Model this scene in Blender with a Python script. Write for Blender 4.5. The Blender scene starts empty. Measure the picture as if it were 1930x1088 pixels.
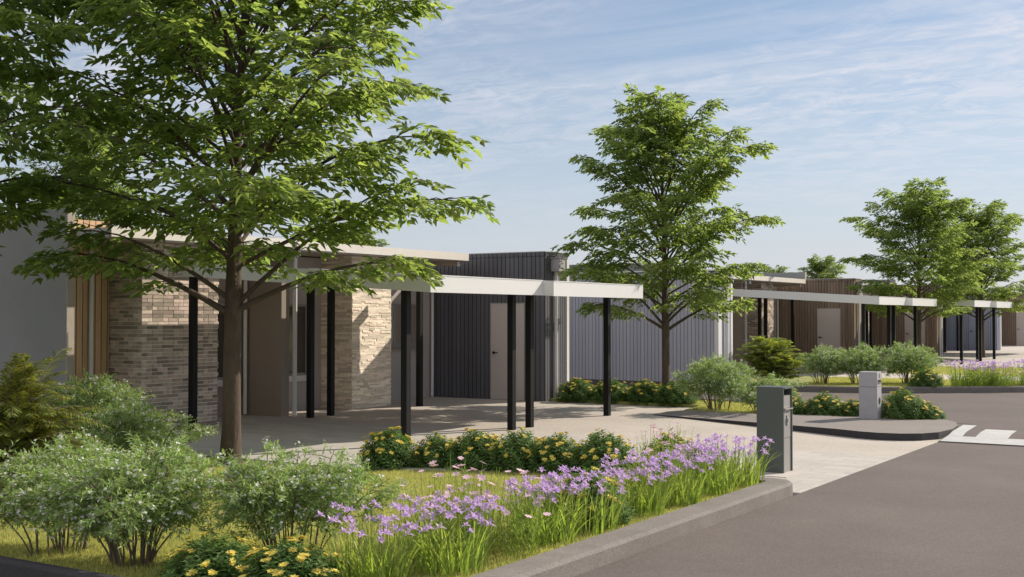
import bpy, math, random
import numpy as np
R_ = math.radians
S = bpy.context.scene
COL = S.collection
YAW = R_(32.5)
# ------------------------------------------------------------------ camera
cam = bpy.data.objects.new('camera', bpy.data.cameras.new('camera'))
COL.objects.link(cam)
cam.location = (0, 0, 1.8)
cam.rotation_euler = (R_(90 + 1.287), 0, YAW)
cam.data.sensor_width = 36
cam.data.lens = 36 * 2270 / 1930
cam.data.clip_end = 3000
S.camera = cam
S.view_settings.view_transform = 'Standard'
S.view_settings.look = 'None'
S.view_settings.gamma = 1
S.view_settings.exposure = 0.22
# ------------------------------------------------------------------ sun and sky
SUN_DIR = np.array([0.475, 0.880]) / math.hypot(0.475, 0.880)      # horizontal direction towards the sun
SUN_EL = R_(32.5)
sd = bpy.data.lights.new('sun', 'SUN')
sd.energy = 5.0
sd.angle = R_(0.6)
sd.color = (1.0, 0.90, 0.76)
sun = bpy.data.objects.new('sun', sd)
COL.objects.link(sun)
sun.rotation_euler = (R_(90) - SUN_EL, 0, math.atan2(SUN_DIR[1], SUN_DIR[0]) + R_(90))
W = bpy.data.worlds.new('World')
S.world = W
W.use_nodes = True
wn, wl = W.node_tree.nodes, W.node_tree.links
wn.clear()
w_out = wn.new('ShaderNodeOutputWorld')
w_bg = wn.new('ShaderNodeBackground')
w_sky = wn.new('ShaderNodeTexSky')
w_sky.sky_type = 'NISHITA'
w_sky.sun_disc = False
w_sky.sun_elevation = SUN_EL
w_sky.sun_rotation = math.atan2(SUN_DIR[0], SUN_DIR[1])
w_sky.altitude = 100
w_sky.air_density = 1.0
w_sky.dust_density = 0.4
w_sky.ozone_density = 2.0
w_bg.inputs[1].default_value = 0.089
# thin clouds: noise laid on a flat layer high above the ground, by direction of view
tc = wn.new('ShaderNodeTexCoord')
sep = wn.new('ShaderNodeSeparateXYZ'); wl.new(tc.outputs['Generated'], sep.inputs[0])
def wmath(op, a, b=None, clamp=False):
    n = wn.new('ShaderNodeMath'); n.operation = op; n.use_clamp = clamp
    for i, v in enumerate((a, b)):
        if v is None: continue
        if isinstance(v, (int, float)): n.inputs[i].default_value = v
        else: wl.new(v, n.inputs[i])
    return n.outputs[0]
zz = wmath('ADD', wmath('MAXIMUM', sep.outputs[2], 0.0), 0.09)
cmb = wn.new('ShaderNodeCombineXYZ')
wl.new(wmath('DIVIDE', sep.outputs[0], zz), cmb.inputs[0])
wl.new(wmath('DIVIDE', sep.outputs[1], zz), cmb.inputs[1])
def wnoise(scale, rot, stretch, detail, rough, dist=0.0):
    mp = wn.new('ShaderNodeMapping'); mp.inputs['Rotation'].default_value = (0, 0, R_(rot))
    mp.inputs['Scale'].default_value = (scale, scale * stretch, 1)
    wl.new(cmb.outputs[0], mp.inputs[0])
    n = wn.new('ShaderNodeTexNoise'); n.inputs['Scale'].default_value = 1
    n.inputs['Detail'].default_value = detail; n.inputs['Roughness'].default_value = rough
    n.inputs['Distortion'].default_value = dist
    wl.new(mp.outputs[0], n.inputs['Vector'])
    return n.outputs['Fac']
def wramp(f, a, b):
    m = wn.new('ShaderNodeMapRange'); m.interpolation_type = 'SMOOTHSTEP'
    m.inputs['From Min'].default_value = a; m.inputs['From Max'].default_value = b
    wl.new(f, m.inputs['Value']); return m.outputs['Result']
big = wramp(wnoise(0.42, 20, 1.5, 3, 0.5), 0.30, 0.58)
fine = wramp(wnoise(5.5, 12, 1.5, 9, 0.70, 0.8), 0.38, 0.66)
veil = wramp(wnoise(0.48, 25, 2.3, 8, 0.62, 0.9), 0.38, 0.74)
cl = wmath('ADD', wmath('MULTIPLY', wmath('MULTIPLY', big, fine), 0.62), wmath('MULTIPLY', veil, 0.50), True)
cl = wmath('MULTIPLY', cl, wramp(sep.outputs[2], 0.02, 0.22))
cloud_rgb = wn.new('ShaderNodeRGB'); cloud_rgb.outputs[0].default_value = (8.0, 7.9, 8.4, 1)
haze_rgb = wn.new('ShaderNodeRGB'); haze_rgb.outputs[0].default_value = (5.9, 6.15, 7.2, 1)
def wmix(f, a, b):
    m = wn.new('ShaderNodeMixRGB'); wl.new(f, m.inputs[0]); wl.new(a, m.inputs[1]); wl.new(b, m.inputs[2]); return m.outputs[0]
lowhaze = wmath('SUBTRACT', 1.0, wramp(sep.outputs[2], -0.06, 0.30))
sky = wmix(wmath('ADD', wmath('MULTIPLY', lowhaze, 0.80), 0.06), w_sky.outputs[0], haze_rgb.outputs[0])
sky = wmix(cl, sky, cloud_rgb.outputs[0])
# added cloud, out of view behind the camera, lifts light on shaded faces
fill_cloud = wmath('MULTIPLY', wramp(wmath('MULTIPLY', sep.outputs[1], -1.0), 0.05, 0.55), wramp(sep.outputs[2], 0.02, 0.25))
fill_cloud = wmath('MULTIPLY', fill_cloud, wmath('ADD', wmath('MULTIPLY', big, 0.6), 0.4), True)
fill_cloud_rgb = wn.new('ShaderNodeRGB'); fill_cloud_rgb.outputs[0].default_value = (10.0, 9.7, 9.9, 1)
sky = wmix(fill_cloud, sky, fill_cloud_rgb.outputs[0])
wl.new(sky, w_bg.inputs[0])
wl.new(w_bg.outputs[0], w_out.inputs[0])

# ------------------------------------------------------------------ materials
def lin(c):
    return tuple(((v / 255) / 12.92 if v / 255 <= .04045 else ((v / 255 + .055) / 1.055) ** 2.4) for v in c)
def mat(name, base, rough=0.7, noise=None, fleck=None, bump=None, island=0.0, hue=0.0, transl=0.0, tcol=None, metal=0.0, spec=0.35, aniso=(1, 1, 1)):
    m = bpy.data.materials.new(name); m.use_nodes = True
    n, l = m.node_tree.nodes, m.node_tree.links
    n.clear()
    out = n.new('ShaderNodeOutputMaterial')
    b = n.new('ShaderNodeBsdfPrincipled')
    b.inputs['Roughness'].default_value = rough
    b.inputs['Metallic'].default_value = metal
    b.inputs['Specular IOR Level'].default_value = spec
    tcn = n.new('ShaderNodeTexCoord')
    mp = n.new('ShaderNodeMapping'); mp.inputs['Scale'].default_value = aniso
    l.new(tcn.outputs['Object'], mp.inputs[0])
    rgb = n.new('ShaderNodeRGB'); rgb.outputs[0].default_value = (*base, 1)
    c = rgb.outputs[0]
    def mul(c, f, lo, hi):
        mr = n.new('ShaderNodeMapRange'); mr.inputs['To Min'].default_value = lo; mr.inputs['To Max'].default_value = hi
        l.new(f, mr.inputs['Value'])
        x = n.new('ShaderNodeVectorMath'); x.operation = 'SCALE'
        l.new(c, x.inputs[0]); l.new(mr.outputs[0], x.inputs['Scale']); return x.outputs[0]
    def nz(scale, detail=5, rough_=.6):
        t = n.new('ShaderNodeTexNoise'); t.inputs['Scale'].default_value = scale
        t.inputs['Detail'].default_value = detail; t.inputs['Roughness'].default_value = rough_
        l.new(mp.outputs[0], t.inputs['Vector']); return t.outputs['Fac']
    if noise:
        mr = n.new('ShaderNodeMapRange'); mr.inputs['From Min'].default_value = .25; mr.inputs['From Max'].default_value = .75
        l.new(nz(noise[0]), mr.inputs['Value']); c = mul(c, mr.outputs[0], 1 - noise[1], 1 + noise[1])
    if fleck:
        v = n.new('ShaderNodeTexVoronoi'); v.inputs['Scale'].default_value = fleck[0]
        l.new(mp.outputs[0], v.inputs['Vector'])
        s = n.new('ShaderNodeSeparateColor'); l.new(v.outputs['Color'], s.inputs[0])
        c = mul(c, s.outputs[0], 1 - fleck[1], 1 + fleck[1])
    if island or hue:
        g = n.new('ShaderNodeNewGeometry')
        if island: c = mul(c, g.outputs['Random Per Island'], 1 - island, 1 + island)
        if hue:
            w = n.new('ShaderNodeTexWhiteNoise'); w.noise_dimensions = '1D'; l.new(g.outputs['Random Per Island'], w.inputs['W'])
            mr = n.new('ShaderNodeMapRange'); mr.inputs['To Min'].default_value = .5 - hue; mr.inputs['To Max'].default_value = .5 + hue
            l.new(w.outputs['Value'], mr.inputs['Value'])
            h = n.new('ShaderNodeHueSaturation'); l.new(mr.outputs[0], h.inputs['Hue']); l.new(c, h.inputs['Color']); c = h.outputs[0]
    l.new(c, b.inputs['Base Color'])
    if bump:
        bp = n.new('ShaderNodeBump'); bp.inputs['Strength'].default_value = bump[1]; bp.inputs['Distance'].default_value = bump[2] if len(bump) > 2 else .004
        l.new(nz(bump[0], 6), bp.inputs['Height']); l.new(bp.outputs[0], b.inputs['Normal'])
    sh = b.outputs[0]
    if transl:
        t = n.new('ShaderNodeBsdfTranslucent')
        k = n.new('ShaderNodeVectorMath'); k.operation = 'MULTIPLY'; k.inputs[1].default_value = tcol or (2.2, 2.4, 1.2)
        l.new(c, k.inputs[0]); l.new(k.outputs[0], t.inputs[0])
        mx = n.new('ShaderNodeMixShader'); mx.inputs[0].default_value = transl
        l.new(sh, mx.inputs[1]); l.new(t.outputs[0], mx.inputs[2]); sh = mx.outputs[0]
    l.new(sh, out.inputs[0])
    m['_c'] = 1
    return m
def paver_mat(name, base, joint, bw, bh, rot=0):
    m = mat(name, base, .85, noise=(1.3, .10), fleck=(160, .10), bump=(90, .25, .003))
    n, l = m.node_tree.nodes, m.node_tree.links
    b = next(x for x in n if x.type == 'BSDF_PRINCIPLED')
    src = b.inputs['Base Color'].links[0].from_socket
    tcn = n.new('ShaderNodeTexCoord'); mp = n.new('ShaderNodeMapping'); mp.inputs['Rotation'].default_value = (0, 0, R_(rot))
    l.new(tcn.outputs['Object'], mp.inputs[0])
    br = n.new('ShaderNodeTexBrick'); br.inputs['Scale'].default_value = 1
    br.inputs['Brick Width'].default_value = bw; br.inputs['Row Height'].default_value = bh
    br.inputs['Mortar Size'].default_value = .006; br.inputs['Mortar Smooth'].default_value = .3
    br.inputs['Color1'].default_value = (1.06, 1.05, 1.03, 1); br.inputs['Color2'].default_value = (.9, .9, .9, 1); br.inputs['Mortar'].default_value = (joint, joint, joint, 1)
    l.new(mp.outputs[0], br.inputs['Vector'])
    x = n.new('ShaderNodeVectorMath'); x.operation = 'MULTIPLY'; l.new(src, x.inputs[0]); l.new(br.outputs['Color'], x.inputs[1])
    l.new(x.outputs[0], b.inputs['Base Color'])
    return m
M = {}
M['asphalt'] = mat('asphalt', (.128, .107, .096), .9, noise=(.6, .13), fleck=(110, .24), bump=(140, .5, .004))
def patches(m, scale, amt):
    n, l = m.node_tree.nodes, m.node_tree.links
    b = next(x for x in n if x.type == 'BSDF_PRINCIPLED'); src = b.inputs['Base Color'].links[0].from_socket
    tcn = n.new('ShaderNodeTexCoord'); t = n.new('ShaderNodeTexNoise'); t.inputs['Scale'].default_value = scale; t.inputs['Detail'].default_value = 4; t.inputs['Roughness'].default_value = .65; t.inputs['Distortion'].default_value = 1.2
    l.new(tcn.outputs['Object'], t.inputs['Vector'])
    mr = n.new('ShaderNodeMapRange'); mr.inputs['From Min'].default_value = .35; mr.inputs['From Max'].default_value = .65; mr.inputs['To Min'].default_value = 1 - amt; mr.inputs['To Max'].default_value = 1 + amt
    l.new(t.outputs['Fac'], mr.inputs['Value']); x = n.new('ShaderNodeVectorMath'); x.operation = 'SCALE'; l.new(src, x.inputs[0]); l.new(mr.outputs[0], x.inputs['Scale']); l.new(x.outputs[0], b.inputs['Base Color'])
patches(M['asphalt'], .28, .08)
M['ground'] = mat('ground', (.07, .08, .04), .95, noise=(.2, .3))
M['kerb'] = mat('kerb_concrete', (.205, .184, .168), .9, noise=(3, .10), fleck=(120, .20), bump=(110, .8, .006))
patches(M['kerb'], 1.2, .07)
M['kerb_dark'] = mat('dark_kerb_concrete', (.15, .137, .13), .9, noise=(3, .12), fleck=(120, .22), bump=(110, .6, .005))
M['kerb_shade'] = mat('shade_toned_kerb_side', (.045, .043, .046), .9, noise=(3, .12), fleck=(120, .22), bump=(110, .6, .005))  # shade on the camera-facing kerb faces is put into this dark colour
M['island'] = mat('island_aggregate', (.235, .212, .194), .9, noise=(1.2, .08), fleck=(130, .22), bump=(120, .5, .004))
M['paver'] = paver_mat('pale_pavers', (.47, .44, .405), .72, .40, .20)
M['aggregate'] = mat('tan_aggregate', (.455, .41, .355), .9, noise=(1.0, .08), fleck=(95, .20), bump=(110, .5, .004))
M['slab'] = mat('pale_concrete', (.50, .46, .42), .85, noise=(1.2, .08), fleck=(90, .08), bump=(60, .2, .003))
M['path'] = mat('pink_gravel_path', (.46, .38, .34), .9, noise=(2, .12), fleck=(80, .2))
M['paint'] = mat('road_paint', (.50, .50, .485), .7, noise=(6, .10), fleck=(70, .10))
M['soil'] = mat('soil', (.045, .035, .022), .95, noise=(8, .4), bump=(20, 1, .03))
M['turf'] = mat('turf_base', (.30, .31, .10), .95, noise=(1.6, .18), fleck=(60, .3), bump=(70, 1, .02))
M['grass'] = mat('grass_blades', (.43, .43, .155), .8, noise=(1.2, .18), island=.35, hue=.012, transl=.35, tcol=(1.7, 1.7, 1.2), spec=.15)
M['white'] = mat('white_metal', (.70, .69, .68), .45, noise=(3, .02))
M['beam'] = mat('off_white_fascia', (.64, .64, .635), .38, noise=(2, .02), bump=(6, .03, .004), spec=.5)
M['fascia'] = mat('roof_fascia', (.66, .62, .57), .5, noise=(3, .04))
M['soffit'] = mat('soffit', (.42, .36, .31), .75, noise=(3, .05))
M['roof'] = mat('roof_sheet', (.42, .42, .42), .5, noise=(1, .06))
M['black'] = mat('black_steel', (.010, .010, .010), .5, noise=(5, .15), spec=.18)
M['grey_render'] = mat('grey_render', (.235, .24, .235), .9, noise=(1.0, .07), bump=(160, .35, .003))
M['edge_render'] = mat('pale_render_edge', (.40, .35, .30), .9, noise=(6, .10), bump=(70, .8, .008))
M['taupe'] = mat('taupe_render', (.30, .25, .21), .9, noise=(1.2, .06), bump=(150, .3, .003))
M['lilac'] = mat('warm_grey_render', (.43, .39, .38), .9, noise=(1.2, .06), bump=(150, .3, .003))
M['brick'] = mat('grey_brown_brick', (.48, .395, .335), .9, noise=(14, .22), island=.52, hue=.018, bump=(60, .7, .006))
M['mortar'] = mat('mortar', (.88, .82, .75), .95, noise=(12, .12), bump=(90, .5, .003))
M['stone'] = mat('ledge_stone', (.88, .77, .64), .9, noise=(9, .18), island=.26, hue=.018, bump=(30, .9, .010), aniso=(1, 1, 3))
M['dark_clad'] = mat('charcoal_cladding', (.098, .098, .112), .5, noise=(2, .06), island=.14, aniso=(1, 1, .1))
M['blue_clad'] = mat('blue_grey_cladding', (.42, .42, .475), .5, noise=(2, .05), island=.08, aniso=(1, 1, .1))
M['deep_blue'] = mat('slate_blue_cladding', (.22, .25, .33), .5, noise=(2, .06), island=.08, aniso=(1, 1, .1))
M['wood'] = mat('timber_boards', (.21, .155, .115), .65, noise=(26, .26), island=.18, hue=.008, aniso=(1, 1, .06))
M['tan_wood'] = mat('tan_timber_boards', (.55, .36, .21), .65, noise=(26, .20), island=.12, hue=.006, aniso=(1, 1, .06))
M['gap'] = mat('cladding_gap', (.02, .02, .022), .9)
M['door'] = mat('taupe_door', (.46, .41, .39), .55, noise=(1, .03))
M['glass'] = mat('dark_glass', (.06, .052, .047), .06, spec=.8)
M['brown_pane'] = mat('brown_reflecting_pane', (.26, .215, .19), .35, noise=(2, .05), spec=.6)  # brown reflection in this window's glass is put into the base colour
M['plinth'] = mat('dark_plinth', (.10, .095, .09), .9, noise=(4, .1), bump=(60, .4, .004))
M['letterbox'] = mat('dark_green_steel', (.085, .098, .09), .5, noise=(2, .05))
M['panel'] = mat('grey_steel_panel', (.28, .27, .26), .45, noise=(3, .05))
M['silver'] = mat('silver', (.6, .6, .6), .25, metal=.9)
M['pillar'] = mat('pale_pillar_render', (.36, .355, .375), .85, noise=(8, .05), bump=(90, .4, .004))
M['bark'] = mat('bark', (.088, .066, .050), .95, noise=(18, .30), bump=(34, 1, .02), aniso=(1, 1, .35))
M['leaf'] = mat('tree_leaf', (.090, .122, .046), .50, noise=(.9, .15), island=.30, hue=.016, transl=.55, tcol=(4.5, 4.4, 2.3), spec=.25)
M['stem'] = mat('shrub_stem', (.16, .125, .095), .9, noise=(20, .2))
M['shrub'] = mat('shrub_leaf', (.27, .36, .14), .6, island=.35, hue=.015, transl=.30, tcol=(1.9, 2.0, 1.1), spec=.3)
M['blossom'] = mat('pale_blossom', (.80, .77, .78), .7, island=.15, transl=.25, tcol=(1, 1, 1))
M['fern'] = mat('fern_leaflet', (.145, .175, .035), .55, island=.40, hue=.025, transl=.30, tcol=(2.0, 1.7, .9))
M['fern_light'] = mat('bright_fern_leaflet', (.25, .31, .08), .55, island=.40, hue=.025, transl=.42, tcol=(2.2, 2.0, .9), spec=.2)
M['spurge'] = mat('spurge_leaf', (.115, .19, .058), .6, island=.30, hue=.015, transl=.28, tcol=(1.9, 2.2, .9), spec=.15)
M['yellow'] = mat('yellow_bract', (.70, .58, .12), .6, island=.25, hue=.015, transl=.25, tcol=(1.2, 1.2, .8))
M['iris_leaf'] = mat('iris_blade', (.25, .32, .085), .5, island=.30, hue=.015, transl=.40, tcol=(2.0, 2.1, 1.0))
M['iris'] = mat('violet_petal', (.60, .42, .70), .6, island=.28, hue=.015, transl=.35, tcol=(1.2, 1.2, 1.2))
M['pink'] = mat('pink_petal', (.84, .60, .68), .6, island=.22, hue=.012, transl=.30, tcol=(1.1, 1.1, 1.1))

# ------------------------------------------------------------------ helpers
def tag(o, label=None, cat=None, group=None, kind=None):
    if label: o['label'] = label
    if cat: o['category'] = cat
    if group: o['group'] = group
    if kind: o['kind'] = kind
    return o
def empty(name, loc, label, cat, group=None, rz=0, s=1):
    o = bpy.data.objects.new(name, None); COL.objects.link(o)
    o.empty_display_size = .3
    o.location = loc; o.rotation_euler = (0, 0, rz); o.scale = (s, s, s)
    return tag(o, label, cat, group)
class MB:
    """collects shapes that become ONE mesh object"""
    def __init__(s): s.v = []; s.f = []
    def poly(s, pts, faces):
        k = len(s.v); s.v += [tuple(p) for p in pts]; s.f += [tuple(i + k for i in f) for f in faces]; return s
    def box(s, x0, x1, y0, y1, z0, z1):
        p = [(x0, y0, z0), (x1, y0, z0), (x1, y1, z0), (x0, y1, z0), (x0, y0, z1), (x1, y0, z1), (x1, y1, z1), (x0, y1, z1)]
        return s.poly(p, [(0, 3, 2, 1), (4, 5, 6, 7), (0, 1, 5, 4), (1, 2, 6, 5), (2, 3, 7, 6), (3, 0, 4, 7)])
    def prism(s, xy, z0, z1):
        """xy counter-clockwise; z1 may be a list of one height per corner"""
        n = len(xy); zt = z1 if isinstance(z1, (list, tuple)) else [z1] * n
        p = [(x, y, z0) for x, y in xy] + [(x, y, zt[i]) for i, (x, y) in enumerate(xy)]
        return s.poly(p, [tuple(range(n - 1, -1, -1)), tuple(range(n, 2 * n))] + [(i, (i + 1) % n, (i + 1) % n + n, i + n) for i in range(n)])
    def sheet(s, xy, z):
        n = len(xy); return s.poly([(x, y, z) for x, y in xy], [tuple(range(n))])
    def tube(s, pts, rad, n=8, cap=True):
        P = np.array(pts, float); k = len(P); r = np.broadcast_to(np.array(rad, float), (k,))
        T = np.gradient(P, axis=0); T /= np.linalg.norm(T, axis=1)[:, None] + 1e-9
        ref = np.array([1, .13, .07]) if abs(T[0][2]) > .7 else np.array([0, 0, 1.0])
        rings = []
        for i in range(k):
            a = np.cross(T[i], ref); a /= np.linalg.norm(a) + 1e-9; b = np.cross(T[i], a)
            rings += [tuple(P[i] + r[i] * (math.cos(q) * a + math.sin(q) * b)) for q in (2 * math.pi * j / n for j in range(n))]
        F = [(i * n + j, i * n + (j + 1) % n, (i + 1) * n + (j + 1) % n, (i + 1) * n + j) for i in range(k - 1) for j in range(n)]
        if cap: F += [tuple(range(n - 1, -1, -1)), tuple(range((k - 1) * n, k * n))]
        return s.poly(rings, F)
    def build(s, name, m, parent=None, smooth=False, bevel=0):
        me = bpy.data.meshes.new(name); me.from_pydata(s.v, [], s.f); me.update()
        if smooth: me.polygons.foreach_set('use_smooth', [True] * len(me.polygons))
        me.materials.append(m)
        o = bpy.data.objects.new(name, me); COL.objects.link(o)
        if parent: o.parent = parent
        if bevel:
            b = o.modifiers.new('bevel', 'BEVEL'); b.width = bevel; b.segments = 2; b.limit_method = 'ANGLE'
        return o
def np_mesh(name, V, F, m, parent=None, smooth=False):
    """V (n,3), F (k,3 or 4) numpy -> one mesh object"""
    me = bpy.data.meshes.new(name); q = F.shape[1]
    me.vertices.add(len(V)); me.vertices.foreach_set('co', V.astype('f').ravel())
    me.loops.add(F.size); me.loops.foreach_set('vertex_index', F.astype('i').ravel())
    me.polygons.add(len(F)); me.polygons.foreach_set('loop_start', np.arange(0, F.size, q, dtype='i'))
    me.update(calc_edges=True)
    me.materials.append(m)
    o = bpy.data.objects.new(name, me); COL.objects.link(o)
    if parent: o.parent = parent
    return o
def copy_tree(o, parent=None):
    c = o.copy(); COL.objects.link(c)
    if parent: c.parent = parent
    for ch in list(o.children): copy_tree(ch, c)
    return c
def unit(a): return a / (np.linalg.norm(a, axis=-1, keepdims=True) + 1e-9)
def leaves(P, D, U, L, Wd, fold=.12, droop=0.0):
    """folded pointed leaves: 5 verts, 2 quads each"""
    D = unit(D); X = unit(np.cross(D, U)); N = unit(np.cross(X, D))
    L = np.broadcast_to(L, (len(P),))[:, None]; Wd = np.broadcast_to(Wd, (len(P),))[:, None]
    mid = P + D * L * .45; tip = P + D * L - N * L * droop
    V = np.stack([P, mid + X * Wd / 2 + N * Wd * fold, tip, mid - X * Wd / 2 + N * Wd * fold, mid - N * Wd * fold], 1).reshape(-1, 3)
    b = np.arange(len(P))[:, None] * 5
    F = np.concatenate([b + np.array([[0, 1, 2, 4]]), b + np.array([[0, 4, 2, 3]])], 0)
    return V, F
def merge(parts):
    Vs, Fs, k = [], [], 0
    for V, F in parts:
        Vs.append(V); Fs.append(F + k); k += len(V)
    return np.concatenate(Vs), np.concatenate(Fs)

# ------------------------------------------------------------------ ground, road, paving
rnd = random.Random(7)
MB().sheet([(-1500, -1500), (1500, -1500), (1500, 1500), (-1500, 1500)], -.30).build('ground', M['ground'])
tag(bpy.data.objects['ground'], kind='structure')
rd = MB()
rd.sheet([(-4.12, -40), (4.6, -40), (4.6, 17.75), (-4.12, 17.75)], 0)
rd.sheet([(-4.12, 21.2), (4.6, 21.2), (4.6, 170), (-4.12, 170)], 0)
# raised platform across the street, ramped on both sides
for (ya, yb, za, zb) in ((17.75, 18.75, .012, .075), (18.75, 20.3, .075, .075), (20.3, 21.2, .075, 0)):
    rd.poly([(-4.12, ya, za), (4.6, ya, za), (4.6, yb, zb), (-4.12, yb, zb)], [(0, 1, 2, 3)])
rd.poly([(-4.12, 17.75, 0), (4.6, 17.75, 0), (4.6, 17.75, .012), (-4.12, 17.75, .012)], [(0, 1, 2, 3)])
rd.sheet([(-45, 21.0), (-4.12, 21.0), (-4.12, 33), (-45, 33)], 0)
rd.sheet([(-45, -40), (-4.12, -40), (-4.12, 5.1), (-45, 5.1)], 0)
rd.poly([(-4.12, 17.75, -.05), (-4.12, 17.75, .012), (-4.12, 18.75, .075), (-4.12, 20.3, .075), (-4.12, 21.2, 0), (-4.12, 21.2, -.05)], [(0, 1, 2, 3, 4, 5)])
rd.sheet([(-9.7, 17.4), (-4.12, 17.4), (-4.12, 20.99), (-9.7, 20.99)], -.004)
tag(rd.build('road', M['asphalt']), kind='structure')
def ramp_z(y): return .012 + (min(y, 18.75) - 17.75) * .063 if y <= 20.3 else .075 - (y - 20.3) / .9 * .075
pm = MB()
def mark(x0, x1, y0, y1, sh=0):
    ys = [y0] + [q for q in (18.75, 20.3) if y0 < q < y1] + [y1]
    for a, b in zip(ys, ys[1:]):
        fa, fb = (a - y0) / (y1 - y0) * sh, (b - y0) / (y1 - y0) * sh
        pm.poly([(x0 + fa, a, ramp_z(a) + .004), (x1 + fa, a, ramp_z(a) + .004), (x1 + fb, b, ramp_z(b) + .004), (x0 + fb, b, ramp_z(b) + .004)], [(0, 1, 2, 3)])
mark(-4.10, 4.5, 17.76, 18.28)
mark(-4.10, -3.90, 18.284, 19.86, -.12)
mark(-3.72, -3.28, 18.284, 19.28, -.05)
for k in range(6): mark(-2.9 + k * 1.25, -2.3 + k * 1.25, 18.284, 19.5, 0)
mark(-4.08, -3.85, 20.72, 21.1, 0); 
for k in range(6): mark(-3.5 + k * 1.3, -2.9 + k * 1.3, 20.9, 21.1, 0)
tag(pm.build('road_marking', M['paint']), kind='structure')
tag(MB().sheet([(4.9, -40), (60, -40), (60, 170), (4.9, 170)], .10).build('verge', M['turf']), kind='structure')

tag(MB().prism([(-15.95, 11.0), (-9.3, 11.0), (-8.6, 11.3), (-6.0, 11.85), (-4.12, 11.9), (-4.12, 15.65), (-15.95, 15.65)], -.2, .004).build('driveway', M['paver']), kind='structure')
tag(MB().prism([(-15.95, 15.651), (-4.12, 15.651), (-4.12, 18.3), (-9.3, 20.9), (-9.5, 21.75), (-12.9, 21.75), (-12.9, 21.9), (-15.95, 21.9)], -.2, .004).build('driveway_apron', M['aggregate']), kind='structure')
isl = [(-9.56, 19.74), (-6.47, 18.26), (-5.6, 17.82), (-5.2, 17.62), (-4.9, 17.55), (-4.6, 17.60), (-4.35, 17.78), (-4.19, 18.1), (-4.13, 18.7), (-4.2, 19.4), (-4.36, 20.0), (-4.62, 20.38), (-5.0, 20.3), (-7.9, 19.85), (-9.3, 20.5), (-9.6, 20.4)]
zi = [.012, .085] + [.105] * 12 + [.05, .02]
tag(MB().prism(isl, -.2, zi).build('kerb', M['kerb_shade']), kind='structure')
ic = (-6.2, 19.2)
tag(MB().poly([(x + (ic[0] - x) * .002, y + (ic[1] - y) * .002, z + .003) for (x, y), z in zip(isl, zi)], [tuple(range(len(isl)))]).build('pavement', M['island']), kind='structure')
bed = [(-12.9, 21.76), (-9.5, 21.76), (-9.29, 20.51), (-7.9, 19.86), (-5.0, 20.31), (-4.7, 20.42), (-6.3, 21.5), (-8.0, 22.6), (-9.5, 22.9), (-13.2, 23.0)]
tag(MB().prism(bed, -.2, .06).build('garden_bed', M['turf']), kind='structure')
for name, xy, z, m in (('driveway', [(-15.95, 32.8), (-4.12, 33.2), (-4.12, 37.5), (-10.4, 37.5), (-10.4, 43.2), (-15.95, 43.2)], .03, 'slab'),
                       ('driveway', [(-15.6, 43.3), (-8.9, 43.3), (-7.8, 43.9), (-3.7, 44.2), (-3.7, 50.6), (-8.6, 53.9), (-15.6, 53.9)], .04, 'slab'),
                       ('driveway', [(-15.4, 54.0), (-6, 54.0), (-3.6, 55.5), (-3.6, 64.5), (-15.4, 64.5)], .04, 'slab'),
                       ('driveway', [(-15.0, 64.6), (-3.4, 64.6), (-3.4, 76), (-15.0, 76)], .04, 'slab')):
    tag(MB().prism(xy, -.2, z).build(name, M[m]), kind='structure')
tag(MB().sheet([(-40, 76.2), (-3.4, 76.2), (-3.4, 170), (-40, 170)], .02).build('verge', M['slab']), kind='structure')

def kerb(path, w, h, m, name='kerb'):
    """path with the kept ground on its left; chamfered top edge"""
    P = np.array(path, float); n = len(P); T = np.gradient(P, axis=0)
    for i in range(1, n - 1): T[i] = unit(P[i] - P[i - 1]) + unit(P[i + 1] - P[i])
    T = unit(T); N = np.stack([-T[:, 1], T[:, 0]], 1)
    prof = [(0, -.2), (.012, h - .025), (.035, h), (w, h), (w, -.2)]
    mb = MB(); V = [(*(P[i] + N[i] * a), z) for i in range(n) for a, z in prof]; k = len(prof)
    F = [(i * k + j, (i + 1) * k + j, (i + 1) * k + j + 1, i * k + j + 1) for i in range(n - 1) for j in range(k - 1)]
    F += [tuple(range(k)), tuple((n - 1) * k + j for j in range(k - 1, -1, -1))]
    return tag(mb.poly(V, F).build(name, m), kind='structure')
kerb([(-24, 5.10), (-4.40, 5.10)], .09, .13, M['kerb_shade'])
kerb([(-4.395, 5.10), (-4.25, 5.12), (-4.15, 5.25), (-4.12, 5.5), (-4.12, 8), (-4.12, 11.62), (-4.15, 11.80), (-4.24, 11.92), (-4.40, 11.97), (-4.62, 11.97)], .27, .13, M['kerb'])
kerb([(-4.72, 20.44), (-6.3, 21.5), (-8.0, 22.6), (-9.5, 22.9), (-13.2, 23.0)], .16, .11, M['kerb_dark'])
k2 = [(-11.6, 27.62), (-9.76, 27.70), (-8.9, 27.8), (-8.22, 27.98), (-7.59, 28.34), (-6.38, 29.2), (-5.06, 30.25), (-4.45, 31.1), (-4.17, 32.0), (-4.12, 33.1)]
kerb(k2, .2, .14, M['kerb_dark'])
g2 = [(x - .1, y + .15) for x, y in k2] + [(-15.8, 32.75), (-15.8, 28.6), (-11.75, 28.6)]
tag(MB().prism(g2, -.2, .10).build('garden', M['turf']), kind='structure')
tag(MB().sheet([(-10.35, 37.52), (-4.4, 37.52), (-4.4, 43.9), (-7.9, 43.7), (-8.9, 43.25), (-10.35, 43.25)], .02).build('garden', M['turf']), kind='structure')
tag(MB().prism([(-4.4, 37.5), (-4.0, 37.5), (-3.7, 44.2), (-4.4, 44.0)], -.2, .13).build('kerb', M['kerb_dark']), kind='structure')
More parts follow.
